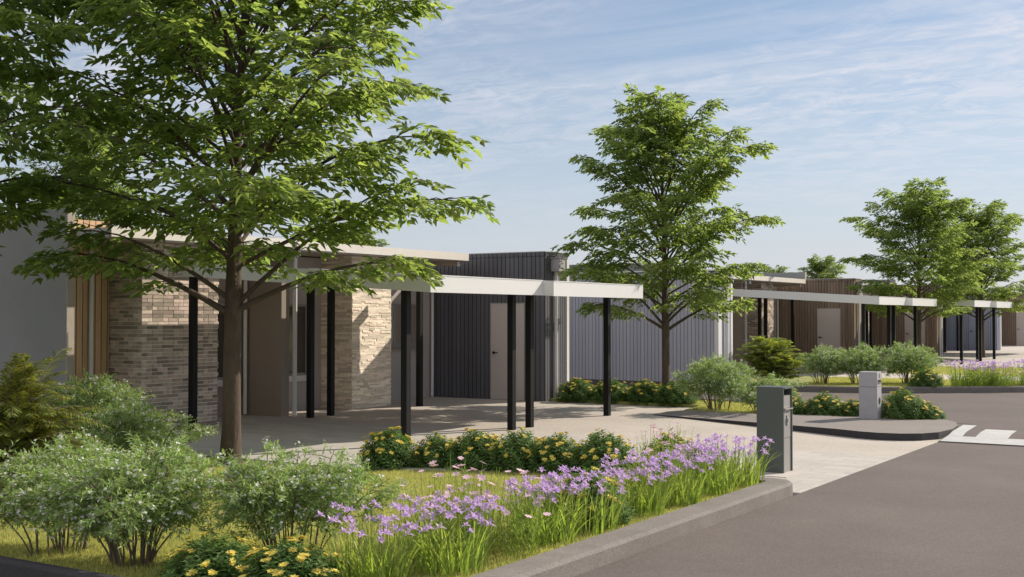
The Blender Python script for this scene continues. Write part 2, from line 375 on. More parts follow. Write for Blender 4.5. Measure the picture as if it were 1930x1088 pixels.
def lawn_z(x, y): return .085 - .125 * np.clip((-x - 4.6) / 5.0, 0, 1)
# front lawn: soil sheet with a slight fall towards the house
lawn_back = [(-4.40, 11.95), (-6.0, 11.84), (-8.6, 11.29), (-9.3, 10.99), (-15.4, 10.99)]
def back_y(x): return np.interp(x, [p[0] for p in lawn_back][::-1], [p[1] for p in lawn_back][::-1])
xs = np.linspace(-15.4, -4.38, 45); V = []; F = []
for i, x in enumerate(xs):
    yb = float(back_y(x))
    for j in range(25): V.append((x, 5.15 + (yb - 5.15) * j / 24, float(lawn_z(x, 0))))
for i in range(len(xs) - 1):
    for j in range(24): F.append((i * 25 + j, (i + 1) * 25 + j, (i + 1) * 25 + j + 1, i * 25 + j + 1))
tag(MB().poly(V, F).build('garden', M['turf']), kind='structure')

# ------------------------------------------------------------------ houses
def bricks(mb, xb, xf, y0, y1, z0, z1, rn):
    ch, jt, bl = .0610, .0125, .215
    r = 0; z = z0
    while z < z1 - .02:
        zt = min(z + ch - jt, z1); e = rn.uniform
        y = y0 - (bl / 2 if r % 2 else 0)
        while y < y1:
            L = bl if rn.random() < .75 else bl * .5
            a, b = max(y, y0), min(y + L - jt, y1)
            if b - a > .02: mb.box(xf - .03, xf + e(-.002, .003), a, b, z, zt)
            y += L
        x = xf - .004 + (bl / 2 if r % 2 == 0 else 0)
        while x > xb:
            a, b = max(x - bl + jt, xb), min(x, xf - .004)
            if b - a > .02: mb.box(a, b, y0 - e(.001, .004), y0 + .03, z, zt)
            x -= bl
        z += ch; r += 1
def stones(mb, xb, xf, y0, y1, z0, z1, rn):
    z = z0
    while z < z1 - .004:
        h = rn.choice((.028, .036, .045, .055)); zt = min(z + h, z1); e = rn.uniform
        y = y0 - e(0, .2)
        while y < y1:
            L = e(.10, .42); a, b = max(y, y0), min(y + L, y1)
            if b - a > .01:
                if h > .04 and rn.random() < .4:
                    zm = (z + zt) / 2; mb.box(xf - .05, xf + e(-.004, .012), a, b - .0015, z, zm - .001); mb.box(xf - .05, xf + e(-.004, .012), a, b - .0015, zm, zt - .001)
                else: mb.box(xf - .05, xf + e(-.004, .012), a, b - .0015, z, zt - .001)
            y += L
        x = xf - .006 + e(0, .2)
        while x > xb:
            L = e(.10, .42); a, b = max(x - L, xb), min(x, xf - .006)
            if b - a > .01: mb.box(a + .0015, b, y0 - e(.002, .014), y0 + .05, z, zt - .001)
            x -= L
        z = zt
def boards(mb, axis, plane, a0, a1, z0, z1, pitch=.107, groove=.016, dep=.02, skip=()):
    """vertical boards; axis 'x': boards run along x on a wall facing -y; 'y': along y on a wall facing +x"""
    a = a0
    while a < a1 - .01:
        b = min(a + pitch - groove, a1)
        rects = [(a, b, z0)]
        for s0, s1, zt in skip:
            new = []
            for p, q, zb in rects:
                if q <= s0 or p >= s1: new.append((p, q, zb)); continue
                if p < s0: new.append((p, s0, zb))
                if q > s1: new.append((s1, q, zb))
                new.append((max(p, s0), min(q, s1), zt))
            rects = new
        for p, q, zb in rects:
            if q - p < .004: continue
            if axis == 'x': mb.box(p, q, plane, plane + dep, zb, z1)
            else: mb.box(plane - dep, plane, p, q, zb, z1)
        a += pitch
def window(root, O, xw, y0, y1, z0, z1, frame='white', pane='glass'):
    f = MB(); t = .045
    f.box(xw + .002, xw + .05, y0, y0 + t, z0, z1); f.box(xw + .002, xw + .05, y1 - t, y1, z0, z1)
    f.box(xw + .003, xw + .049, y0 + t, y1 - t, z1 - t, z1); f.box(xw + .003, xw + .049, y0 + t, y1 - t, z0, z0 + t)
    ym = (y0 + y1) / 2
    f.box(xw + .004, xw + .045, ym - t / 2, ym + t / 2, z0 + t, z1 - t)
    fo = put(f, 'window', M['panel'], root, O)
    g = MB().box(xw + .004, xw + .022, y0 + t, y1 - t, z0 + t, z1 - t); put(g, 'glass', M[pane], fo, O)
    s = MB().box(xw + .001, xw + .09, y0 - .05, y1 + .05, z0 - .05, z0 - .004).box(xw + .001, xw + .06, y0 - .05, y1 + .05, z0 - .11, z0 - .054)
    put(s, 'sill', M[frame], fo, O)
def put(mb, name, m, root, O, **k):
    mb.v = [(x - O[0], y - O[1], z) for x, y, z in mb.v]
    return mb.build(name, m, root, **k)
def house(label, dx, dy, pA, pB, clad, seed, front=None, dmat='door', fin='grey_render'):
    rn = random.Random(seed); O = (-15.85, 17.0)
    h = empty('house', (O[0] + dx, O[1] + dy, 0), label, 'house', 'low terraced houses along the street')
    P = lambda mb, n, m, root=h, **k: put(mb, n, M[m], root, O, **k)
    # plain walls
    P(MB().box(-24, -15.85, 12.82, 21.6, 0, 2.93), 'wall', 'taupe')
    P(MB().box(-26, -15.40, 11.69, 11.82, 0, 3.42), 'side_wall', fin)
    P(MB().box(-15.40, -15.385, 11.688, 11.822, 0, 3.42), 'wall_edge', 'edge_render')
    # timber strip beside the side wall
    P(MB().box(-17, -15.83, 11.83, 12.80, 0, 3.30), 'wall', 'gap')
    b = MB(); boards(b, 'y', -15.80, 11.83, 12.80, 0, 3.30, .118, .018, .03); P(b, 'boards', 'tan_wood')
    # masonry pillars
    for kind, y0, y1 in ((pA, 12.82, 14.44), (pB, 17.90, 19.10)):
        P(MB().box(-16.3, -15.062, y0 + .012, y1 - .012, 0, 2.965), 'pillar_core', 'mortar')
        b = MB(); (stones if kind == 'stone' else bricks)(b, -15.849, -15.05, y0, y1, 0, 2.96, rn)
        P(b, 'pillar', kind)
    # blade wall between the two entries
    P(MB().box(-15.849, -14.98, 15.88, 16.08, 0, 2.96), 'blade_wall', 'taupe')
    P(MB().box(-15.85, -15.835, 16.08, 17.90, 0, 2.92), 'wall', 'lilac'); P(MB().box(-15.85, -15.835, 19.10, 21.6, 0, 2.92), 'wall', 'lilac')
    for (x, y, r) in ((-15.78, 15.79, .036), (-14.93, 16.17, .042), (-15.76, 12.42, .036), (-15.76, 21.47, .032)):
        P(MB().tube([(x, y, 0.02), (x, y, 1.5), (x, y, 2.955 if r > .033 else 2.4)], r, 10), 'downpipe', 'white', smooth=False)
    window(h, O, -15.85, 14.62, 15.62, .66, 2.02)
    window(h, O, -15.835, 16.28, 17.45, .66, 2.02)
    window(h, O, -15.835, 20.15, 21.0, 1.19, 2.05, 'panel', 'brown_pane')
    # the block with the entry door that stands forward
    xf, ys, yn = -12.95, 21.6, 22.6
    P(MB().box(-24, xf - .025, ys + .025, yn, 0, 3.10), 'wall', 'gap')
    d0, d1, dz = -14.30, -13.46, 2.055
    b = MB(); boards(b, 'x', ys, -15.84, xf, 0, 3.04, skip=((d0 - .02, d1 + .02, dz + .02),)); boards(b, 'x', ys - .006, -15.84, xf, 3.05, 3.13, dep=.03)
    cl = P(b, 'cladding', clad)
    if front:
        b = MB(); boards(b, 'y', xf, ys + .03, ys + .42, 0, 3.04); boards(b, 'y', xf + .006, ys + .03, yn - .1, 3.05, 3.13, dep=.03); P(b, 'cladding', clad)
        P(MB().box(xf - .02, xf, ys + .43, yn - .1, 0, 3.04), 'end_panel', front)
    else:
        b = MB(); boards(b, 'y', xf, ys + .03, yn - .1, 0, 3.04, pitch=.09, groove=.014); boards(b, 'y', xf + .006, ys + .03, yn - .1, 3.05, 3.13, pitch=.09, groove=.014, dep=.03); P(b, 'cladding', clad)
    P(MB().box(xf - .06, xf + .012, yn - .09, yn + .01, 0, 3.0), 'corner_trim', 'white')
    P(MB().box(-24, xf + .02, ys - .012, yn + .02, 3.132, 3.15), 'capping', 'roof')
    dr = P(MB().box(d0, d1, ys + .006, ys + .05, .01, dz), 'door', dmat)
    P(MB().box(d0 - .018, d0, ys - .004, ys + .04, 0, dz + .018).box(d1, d1 + .018, ys - .004, ys + .04, 0, dz + .018).box(d0, d1, ys - .003, ys + .04, dz + .001, dz + .018), 'door_frame', 'panel', dr)
    P(MB().box(d0 + .05, d0 + .10, ys - .02, ys + .006, .98, 1.03).tube([(d0 + .075, ys - .03, 1.005), (d0 + .13, ys - .05, 1.005), (d0 + .20, ys - .05, 1.005)], .011, 8), 'handle', 'black', dr)
    P(MB().tube([(xf + .055, 21.98, .02), (xf + .055, 21.98, 1.5), (xf + .055, 21.98, 2.74)], .04, 10), 'downpipe', 'white')
    P(MB().box(xf + .003, xf + .20, 21.85, 22.12, 2.73, 3.0).box(xf + .003, xf + .22, 21.83, 22.14, 3.0, 3.02), 'rainwater_head', 'pillar', bevel=.008)
    # roof with a split fascia, soffit beams and gutter ends
    rf = P(MB().box(-24, -14.63, 11.83, 15.79, 2.97, 3.11).box(-24, -14.63, 15.88, 21.18, 2.965, 3.10), 'roof', 'roof')
    P(MB().box(-14.628, -14.60, 11.86, 15.77, 2.975, 3.135), 'fascia', 'fascia', rf)
    P(MB().box(-14.628, -14.60, 15.87, 21.20, 2.97, 3.125).box(-15.8, -14.629, 21.182, 21.20, 2.975, 3.12), 'fascia', 'fascia', rf)
    P(MB().box(-15.9, -14.63, 11.84, 15.78, 2.952, 2.968).box(-15.9, -14.63, 15.89, 21.17, 2.947, 2.963), 'soffit', 'soffit', rf)
    P(MB().box(-14.9, -14.66, 15.80, 15.86, 2.87, 3.08), 'party_strip', 'panel', rf)
    for y in (15.62, 16.02, 20.98):
        P(MB().box(-15.83, -14.72, y - .035, y + .035, 2.862, 2.945), 'gutter', 'soffit', rf)
        P(MB().box(-14.719, -14.70, y - .045, y + .045, 2.85, 2.945), 'gutter_end', 'white', rf)
    return h
house('nearest low house with pale stone pillar and charcoal cladding', 0, 0, 'brick', 'stone', 'dark_clad', 1)
house('low house past the side lane with dark timber boards and brick pillars', 0, 21.7, 'brick', 'brick', 'wood', 2, front='taupe')
house('low timber boarded house with a pinkish door behind the third street tree', .47, 32.1, 'brick', 'brick', 'wood', 3, front='taupe')
house('low slate blue boarded house with a blue door behind the far carport posts', .9, 43.0, 'brick', 'brick', 'deep_blue', 4, front='deep_blue', dmat='deep_blue')
house('farthest low timber boarded house at the right edge with a pale grey door', 1.3, 53.8, 'brick', 'brick', 'wood', 5, front='taupe')
# blue-grey clad wing across the lane
O = (-16.0, 28.0)
wg = empty('building', (*O, 0), 'blue grey vertically clad wall with pale corner trims across the side lane', 'building')
put(MB().box(-26, -11.625, 27.625, 28.5, .13, 2.90).box(-26, -15.9, 28.5, 33.3, .0, 2.90), 'wall', M['gap'], wg, O)
put(MB().box(-26, -11.60, 27.585, 28.5, 0, .135), 'plinth', M['plinth'], wg, O)
b = MB(); boards(b, 'x', 27.6, -22, -11.70, .14, 2.88, pitch=.100, groove=.012); put(b, 'cladding', M['blue_clad'], wg, O)
b = MB(); boards(b, 'y', -11.60, 27.86, 28.40, .14, 2.88, pitch=.100, groove=.012); put(b, 'cladding', M['blue_clad'], wg, O)
put(MB().box(-11.695, -11.585, 27.588, 27.80, .14, 2.89).box(-11.64, -11.588, 28.405, 28.51, .14, 2.89), 'corner_trim', M['white'], wg, O)
put(MB().box(-26, -11.57, 27.57, 28.53, 2.90, 2.935), 'capping', M['white'], wg, O)
put(MB().tube([(-11.545, 28.02, .02), (-11.545, 28.02, 1.5), (-11.545, 28.02, 2.6)], .04, 10), 'downpipe', M['white'], wg, O)
put(MB().box(-11.598, -11.40, 27.9, 28.14, 2.6, 2.86), 'rainwater_head', M['pillar'], wg, O, bevel=.008)

# ------------------------------------------------------------------ carports
def carport(label, x_front, y0, y1, posts_y, dx=0, dy=0, open_left=True):
    xb = -14.56; sl = .0627; th = .225
    zt = lambda x: 2.335 + (-9.62 - x) * sl
    O = ((x_front + xb) / 2, (y0 + y1) / 2)
    c = empty('carport', (O[0] + dx, O[1] + dy, 0), label, 'carport', 'white edged carports on black posts')
    def sl_box(mb, xa, xc, ya, yc, lo, hi):
        p = [(xa, ya, zt(xa) - lo), (xc, ya, zt(xc) - lo), (xc, yc, zt(xc) - lo), (xa, yc, zt(xa) - lo), (xa, ya, zt(xa) - hi), (xc, ya, zt(xc) - hi), (xc, yc, zt(xc) - hi), (xa, yc, zt(xa) - hi)]
        return mb.poly(p, [(0, 3, 2, 1), (4, 5, 6, 7), (0, 1, 5, 4), (1, 2, 6, 5), (2, 3, 7, 6), (3, 0, 4, 7)])
    for x in (-10.2, -14.40):
        for y in posts_y:
            put(MB().box(x - .05, x + .05, y - .05, y + .05, 0.005, zt(x) - th + (.0 if x < -12 else .02)), 'post', M['black'], c, O)
    rf = put(sl_box(MB(), -14.34, x_front - .045, y0 + .045, y1 - .045, .09, .02), 'roof', M['roof'], c, O)
    f = MB(); sl_box(f, xb, x_front - .041, y0, y0 + .04, th, 0)
    put(f, 'side_fascia', M['beam'], c, O)
    f = MB(); sl_box(f, xb, x_front - .041, y1 - .04, y1 - .001, th, 0)
    put(f, 'side_fascia', M['beam'], c, O)
    put(MB().box(x_front - .04, x_front, y0, y1 - .001, zt(x_front) - th, zt(x_front) + .001), 'front_fascia', M['beam'], c, O)
    put(MB().box(x_front - .05, x_front + .007, y0 - .005, y1 - .002, zt(x_front) + .0015, zt(x_front) + .013), 'flashing', M['white'], c, O)
    for x in (-14.2, -12.9, -11.5):
        put(sl_box(MB(), x - .03, x + .03, y0 + .041, y1 - .042, .17, .091), 'rafter', M['soffit'], c, O)
    return c
cps = [(0, 0, 'nearest carport behind the clipped yellow flower hedge', 'carport with its free white end in front of the second street tree'),
       (0, 21.75, 'carport with the long grey side beam above the white flowered shrubs', 'carport whose white end meets the trunk of the third street tree'),
       (.47, 32.3, 'carport in front of the far slate blue boards', 'carport with its white end before the fourth street tree'),
       (.9, 43.2, 'distant carport at the right edge past the fourth street tree', 'most distant carport at the right edge')]
for dx, dy, la, lb in cps:
    carport(la, -9.72, 13.20, 16.15, (13.28, 16.00), dx, dy)
    carport(lb, -9.52, 16.152, 19.27, (16.54, 19.19), dx, dy)

# ------------------------------------------------------------------ letterboxes
O = (-4.9, 13.42)
lb = empty('letterbox', (*O, 0), 'tall dark green steel letterbox at the driveway corner behind violet irises', 'letterbox')
put(MB().prism([(-5.08, 13.20), (-4.76, 13.20), (-4.76, 13.225), (-5.08, 13.225)], 0.005, .985).prism([(-5.08, 13.475), (-4.757, 13.475), (-4.757, 13.50), (-5.08, 13.50)], 0.005, .985)
    .box(-5.08, -4.755, 13.226, 13.474, .96, .985).box(-5.08, -5.06, 13.226, 13.474, .005, .959), 'cabinet', M['letterbox'], lb, O, bevel=.003)
put(MB().box(-5.05, -4.772, 13.226, 13.474, .006, .40), 'lower_panel', M['panel'], lb, O)
dr = put(MB().box(-5.05, -4.770, 13.228, 13.472, .405, .725), 'door', M['panel'], lb, O)
put(MB().box(-4.769, -4.757, 13.33, 13.36, .55, .66).box(-4.768, -4.745, 13.325, 13.365, .58, .63), 'handle', M['silver'], dr, O)
put(MB().box(-5.05, -4.772, 13.228, 13.472, .745, .885), 'upper_panel', M['panel'], lb, O)
put(MB().box(-4.80, -4.740, 13.226, 13.474, .727, .742), 'ledge', M['silver'], lb, O)
put(MB().box(-5.05, -4.83, 13.228, 13.472, .89, .955), 'slot', M['gap'], lb, O)
tag(MB().box(-5.35, -4.62, 12.9, 13.75, -.1, .012).build('letterbox_pad', M['slab']), kind='structure')
O = (-5.72, 19.97)
lb = empty('letterbox', (*O, .1), 'pale rendered letterbox pillar on the kerb island between flower bushes', 'letterbox')
def zs(mb, dz): mb.v = [(x, y, z + dz) for x, y, z in mb.v]; return mb
put(MB().box(-5.86, -5.56, 19.83, 20.09, -.02, .525), 'base_block', M['pillar'], lb, O, bevel=.006)
put(MB().box(-5.86, -5.56, 19.83, 20.09, .530, .775), 'cap_block', M['pillar'], lb, O, bevel=.006)
put(MB().box(-5.559, -5.553, 19.875, 20.045, .60, .645), 'slot', M['gap'], lb, O)
put(MB().box(-5.559, -5.548, 19.87, 20.05, .588, .600), 'slot_lip', M['silver'], lb, O)
put(MB().tube([(-5.562, 19.96, .30), (-5.555, 19.96, .30)], .055, 20).tube([(-5.562, 19.96, .30), (-5.549, 19.96, .30)], .005, 4), 'paper_hole', M['gap'], lb, O)
put(MB().box(-5.559, -5.552, 19.955, 19.97, .675, .745).poly([(-5.555, 19.955, .745), (-5.555, 19.955, .728), (-5.555, 19.938, .722), (-5.555, 19.938, .73)], [(0, 1, 2, 3)]), 'number', M['panel'], lb, O)
# roof mast and rail far behind the first house
mp = empty('mast', (-24.5, 24.5, 0), 'thin white mast rising behind the first house roof', 'mast')
mb = MB().tube([(0, 0, 0), (0, 0, 3), (0, 0, 6.1)], .06, 8); mb.build('pole', M['white'], mp)
MB().box(-.25, .25, -.04, .04, 5.98, 6.06).build('crossarm', M['white'], mp)
rl = empty('railing', (-20.5, 21.0, 3.1), 'thin white roof railing behind the charcoal clad block', 'railing')
for k in range(3): MB().tube([(1.3 * k - 1.0, 0, 0), (1.3 * k - 1.0, 0, .3), (1.3 * k - 1.0, 0, .60)], .02, 6).build('rail_post', M['white'], rl)
MB().tube([(-1.0, 0, .56), (0, 0, .56), (1.6, 0, .56)], .014, 6).tube([(-1.0, 0, .32), (0, 0, .32), (1.6, 0, .32)], .010, 6).build('rail_bar', M['white'], rl)

# ------------------------------------------------------------------ trees
def rotz(d, a):
    c, s = np.cos(a), np.sin(a)
    return np.stack([d[..., 0] * c - d[..., 1] * s, d[..., 0] * s + d[..., 1] * c, d[..., 2]], -1)
def compound(P, D, rg, n_pair=3, rach=.20, L=.105, Wd=.046, droop=.35, spread=.35):
    """pinnate leaves: P start points, D directions"""
    N = len(P); D = unit(D)
    up = unit(np.array([0, 0, 1.0]) + rg.normal(0, spread, (N, 3)))
    X = unit(np.cross(D, up)); Nn = unit(np.cross(X, D))
    out = []
    size = rg.uniform(.75, 1.2, N)
    for k in range(n_pair * 2 + 1):
        if k == n_pair * 2: t, sd = 1.0, 0
        else: t, sd = .30 + .62 * (k // 2) / max(n_pair - 1, 1) + (.06 if k % 2 else 0), (1 if k % 2 else -1)
        t = t * np.ones(N)
        p = P + D * (rach * size * t)[:, None] - np.array([0, 0, 1.0]) * (rach * size * droop * t * t)[:, None]
        d = D * (1.0 if sd == 0 else .62) + X * sd * .75 - np.array([0, 0, 1.0]) * rg.uniform(.1, .75, N)[:, None] * droop * 1.6 + rg.normal(0, .16, (N, 3))
        nn = unit(Nn + rg.normal(0, .35, (N, 3)))
        out.append(leaves(p, d, nn, L * size * rg.uniform(.75, 1.15, N), Wd * size * rg.uniform(.85, 1.15, N), .16, .10))
    return merge(out)
def make_tree(seed):
    rg = np.random.default_rng(seed)
    tz = np.array([-.15, .0, .12, .4, 1.0, 1.7, 2.4, 3.2, 4.1, 5.0, 6.0, 6.9])
    tx = np.array([0, 0, .005, .012, .012, .02, .03, .04, .06, .10, .14, .15]); ty = tx * .4
    tr = np.array([.17, .145, .118, .104, .096, .092, .082, .066, .052, .038, .024, .012])
    wood = MB(); wood.tube(np.stack([tx, ty, tz], 1), tr, 12)
    base = lambda z: np.array([np.interp(z, tz, tx), np.interp(z, tz, ty), z])
    envz = [2.2, 2.8, 3.4, 4.2, 5.0, 5.8, 6.4, 7.0, 7.6]; envr = [1.5, 2.1, 2.45, 2.6, 2.6, 2.4, 2.1, 1.65, .8]
    prim = []
    def path(p0, az, R, rise, bend=1.7, n=7, sag=.05):
        t = np.linspace(0, 1, n); wob = rg.normal(0, .035, n).cumsum() * .5
        r = R * t; a = az + wob
        return np.stack([p0[0] + r * np.cos(a), p0[1] + r * np.sin(a), p0[2] + rise * (1 - (1 - t) ** bend) - sag * R * t ** 3], 1)
    # the low limbs seen against the house
    prim.append((path(base(1.78), math.pi * .985, 1.85, .85, 1.5), .045))
    prim.append((path(base(1.95), math.pi * 1.10, 1.45, .90, 1.4), .036))
    prim.append((path(base(1.82), .06, 1.8, .70, 1.6), .045))
    prim.append((path(base(1.88), .16, 1.75, 1.55, 1.25), .036))
    prim.append((path(base(2.05), 1.9, 1.5, .75, 1.5), .034))
    prim.append((path(base(2.10), -1.35, 1.5, .85, 1.5), .034))
    nP = 54
    for i in range(nP):
        f = i / (nP - 1); z0 = 2.35 + 3.95 * f; az = i * 2.39996 + rg.normal(0, .25)
        tan = math.tan(R_(np.interp(z0, [2.35, 3.2, 4.2, 6.3], [24, 34, 46, 70]) * rg.uniform(.85, 1.15)))
        Rs = np.linspace(.3, 2.8, 60); ok = Rs[Rs <= np.interp(z0 + Rs * tan, envz, envr, right=0)]
        R = (ok.max() if len(ok) else .4) * rg.uniform(.58, 1.06)
        prim.append((path(base(z0), az, R, R * tan, rg.uniform(1.15, 1.6), sag=.07), np.interp(R, [.4, 2.6], [.014, .034])))
    LP, LD = [], []
    for pi, (p, r0) in enumerate(prim):
        n = len(p); rad = np.linspace(r0, .006, n); wood.tube(p, rad, 6, cap=False)
        seg = np.linalg.norm(np.diff(p, axis=0), axis=1); total = seg.sum(); s = np.concatenate([[0], seg.cumsum()]) / total
        at = lambda t: np.array([np.interp(t, s, p[:, k]) for k in range(3)])
        ts = np.arange(.30 if pi > 5 else .38, 1.0, .150 / max(total, 1.0) * 1.45); side = 1
        secs = [(at(.97), unit(p[-1] - p[-2]), .34), (at(.9), unit(p[-1] - p[-2] + np.array([0, 0, .1])), .3)]
        for t in ts:
            side = -side
            d = unit(at(min(t + .03, 1)) - at(t - .03)); d = rotz(d, side * rg.uniform(.6, 1.15)); d[2] = d[2] * .45 + rg.uniform(-.10, .22)
            secs.append((at(t), unit(d), (.92 - .45 * t) * rg.uniform(.6, 1.1) * min(1, total / 2.0)))
        for q, d, L in secs:
            m = 5; tt = np.linspace(0, 1, m)
            sp = q + d * (L * tt)[:, None]; sp[:, 2] -= .16 * L * tt ** 2; sp[1:] += rg.normal(0, .012, (m - 1, 3))
            wood.tube(sp, np.linspace(.009, .003, m), 4, cap=False)
            sd = 1
            for t in np.arange(.20, 1.01, .100 / max(L, .3)):
                sd = -sd; k = min(t, 1) * (m - 1); i0 = min(int(k), m - 2); c = sp[i0] + (sp[i0 + 1] - sp[i0]) * (k - i0)
                dd = rotz(d, sd * rg.uniform(.35, 1.2)); dd[2] = dd[2] * .3 + rg.uniform(-.30, .12)
                LP.append(c); LD.append(dd)
                if rg.random() < .55:
                    c2 = c + unit(dd) * rg.uniform(.10, .26); d2 = rotz(dd, rg.uniform(-.9, .9)); LP.append(c2); LD.append(d2)
            LP.append(sp[-1]); LD.append(d + np.array([0, 0, -.25]))
    V, F = compound(np.array(LP), np.array(LD), rg, 3, .21, .150, .062, .45, .34)
    return wood, V, F
wood, cV, cF = make_tree(11)
TREES = 'leafy street trees of one kind'
t1 = empty('tree', (-10.90, 10.66, -.02), 'largest, nearest street tree, its trunk rising in front of the brick pillar', 'tree', TREES, YAW, 1.0)
t1.scale = (1.13, 1.13, 1.02)
wood.build('trunk', M['bark'], t1, smooth=True)
np_mesh('crown', cV, cF, M['leaf'], t1)
for x, y, z, s, a, lab, grp in (
        (-10.45, 22.2, .02, .82, math.pi + .2, 'second street tree, standing before the blue grey clad wall', TREES),
        (-10.6, 43.0, .03, .88, .4, 'third street tree, trunk beside the white carport end on the right', TREES),
        (-10.5, 53.2, .03, .90, 2.15, 'fourth and farthest street tree, partly behind the third at right', TREES),
        (-13.2, 7.45, -.05, 1.1, 2.2, 'tree outside the left edge whose bright leaves hang in front of the grey wall', 'leafy trees off the street'),
        (-33.5, 26.0, 0, 1.05, 1.1, 'green tree behind the first house, showing beside the big trunk', 'leafy trees off the street'),
        (-42, 50.5, 0, .88, 2.0, 'tree top peeping over the charcoal block roof', 'leafy trees off the street'),
        (-30, 66, 0, .52, .6, 'leftmost tree top behind the timber boarded house', 'leafy trees off the street'),
        (-30, 82, 0, .72, 1.6, 'rounded tree top above the timber boarded house, left of the rain head', 'leafy trees off the street'),
        (-26, 80, 0, .80, 2.6, 'tall tree behind the timber boarded house beside the third street tree', 'leafy trees off the street'),
        (-20, 92, 0, .98, 3.3, 'tree at the far right behind the slate blue house', 'leafy trees off the street')):
    c = copy_tree(t1); c.location = (x, y, z); c.scale = (s * (1.08 if grp == TREES and y > 40 else 1), s * (1.08 if grp == TREES and y > 40 else 1), s * (.95 if y > 40 else 1)); c.rotation_euler = (0, 0, YAW + a)
    tag(c, lab, 'tree', grp)

# ------------------------------------------------------------------ shrubs
def make_shrub(seed, nstem=22, nleaf=34000, nflower=850):
    """open many-stemmed shrub, about 1.3 m wide and 1 m tall: twiggy arching sprays of tiny narrow leaves, pale blossom"""
    rg = np.random.default_rng(seed)
    wood = MB(); LP, LD, FP = [], [], []
    for i in range(nstem):
        az = i * 2.39996 + rg.normal(0, .3); lean = rg.uniform(.15, .68) if i > 4 else rg.uniform(.02, .2)
        H = rg.uniform(.70, 1.0) * (1 - .32 * lean); n = 7; t = np.linspace(0, 1, n)
        r = .03 + .20 * ((i * .618) % 1) + lean * .86 * t ** 1.25; a = az + rg.normal(0, .10, n).cumsum() * .5
        p = np.stack([r * np.cos(a), r * np.sin(a), -.03 + H * (1 - (1 - t) ** 1.25)], 1)
        wood.tube(p, np.linspace(rg.uniform(.006, .0105), .003, n), 5, cap=False)
        for tb in np.arange(.38, 1.0, .062):
            k = tb * (n - 1); i0 = int(k); q = p[i0] + (p[min(i0 + 1, n - 1)] - p[i0]) * (k - i0)
            b = rg.uniform(0, 2 * math.pi); d = unit(np.array([math.cos(b), math.sin(b), rg.uniform(-.15, .75)]) + .5 * np.array([math.cos(az), math.sin(az), 0]))
            L = rg.uniform(.16, .32); m = 4; tt = np.linspace(0, 1, m)
            sp = q + d * (L * tt)[:, None]; sp[:, 2] -= .25 * L * tt ** 2
            wood.tube(sp, np.linspace(.004, .0015, m), 3, cap=False)
            for _ in range(12):
                u = rg.uniform(.15, 1.05); c = q + d * L * u; c[2] -= .25 * L * u * u
                e = unit(d * .9 + rg.normal(0, .55, 3) + np.array([0, 0, -.05])); l2 = rg.uniform(.05, .12)
                for v in np.linspace(.1, 1, 9):
                    LP.append(c + e * l2 * v); LD.append(e + rg.normal(0, .55, 3))
                if rg.random() < .30: FP.append(c + e * l2 * 1.05)
    LP, LD = np.array(LP), np.array(LD); k = rg.permutation(len(LP))[:nleaf]; LP, LD = LP[k], LD[k]; n = len(LP)
    lv = leaves(LP, LD, rg.normal(0, .5, (n, 3)) + np.array([0, 0, 1.0]), rg.uniform(.030, .055, n), rg.uniform(.008, .014, n), .1, .15)
    FP = np.array(FP); k = rg.permutation(len(FP))[:nflower]; FP = FP[k]; parts = []
    for j in range(3):
        c0 = FP + rg.normal(0, .010, FP.shape); ax = unit(rg.normal(0, .6, FP.shape) + np.array([0, 0, .8]))
        for q in range(4):
            h = unit(np.cross(ax, np.array([.3, .2, 1.0]) + 1e-3)); w = unit(np.cross(ax, h)); ang = q * math.pi / 2 + j
            d = h * math.cos(ang) + w * math.sin(ang) + ax * .25
            parts.append(leaves(c0, d, ax, .0145, .010, .05, 0))
    return wood, lv, merge(parts)
def shrub_at(name, label, cat, grp, proto, loc, rz, s, sz=1.0):
    e = empty(name, loc, label, cat, grp, rz, s); e.scale = (s, s, s * sz)
    for nm, me in proto: 
        o = bpy.data.objects.new(nm, me); COL.objects.link(o); o.parent = e
    return e
def proto_shrub(seed, **k):
    w, lv, fl = make_shrub(seed, **k); out = []
    for nm, o in (('stems', w.build('stems', M['stem'])), ('foliage', np_mesh('foliage', *lv, M['shrub'])), ('blossom', np_mesh('blossom', *fl, M['blossom']))):
        out.append((nm, o.data)); bpy.data.objects.remove(o)
    return out
SA, SB = proto_shrub(3), proto_shrub(4, nstem=26)
WS = 'white flowered shrubs'
for pr, x, y, z, rz, s, sz, lab in (
        (SA, -6.02, 6.45, .05, .4, .94, .92, 'white flowered shrub beside the violet irises, right of the foreground group'),
        (SB, -6.88, 5.85, .04, 2.0, 1.02, .86, 'middle white flowered shrub of the foreground group, below the big trunk'),
        (SA, -7.85, 5.95, .02, 4.2, 1.06, .84, 'leftmost foreground white flowered shrub, in front of the fern'),
        (SB, -12.75, 10.05, -.04, 1.0, 1.08, 1.02, 'tall white flowered shrub in front of the timber strip and brick pillar'),
        (SA, -11.55, 9.75, -.04, 5.0, 1.05, .84, 'low white flowered shrub at the foot of the brick pillar, left of the big trunk'),
        (SB, -8.75, 20.75, .05, .2, .98, 1.05, 'white flowered shrub under the second street tree, left of its pair'),
        (SA, -7.75, 20.60, .05, 3.0, .92, .80, 'lower white flowered shrub just left of the dark green letterbox'),
        (SA, -9.55, 29.35, .10, 1.3, 1.0, 1.0, 'white flowered shrub next to the bronze green fern across the lane'),
        (SB, -8.75, 29.75, .10, 2.6, 1.0, 1.0, 'white flowered shrub between two others across the lane'),
        (SB, -7.75, 30.4, .10, 4.4, 1.05, 1.0, 'rightmost white flowered shrub across the lane, behind the pale letterbox')):
    shrub_at('shrub', lab, 'shrub', WS, pr, (x, y, z), rz, s, sz)

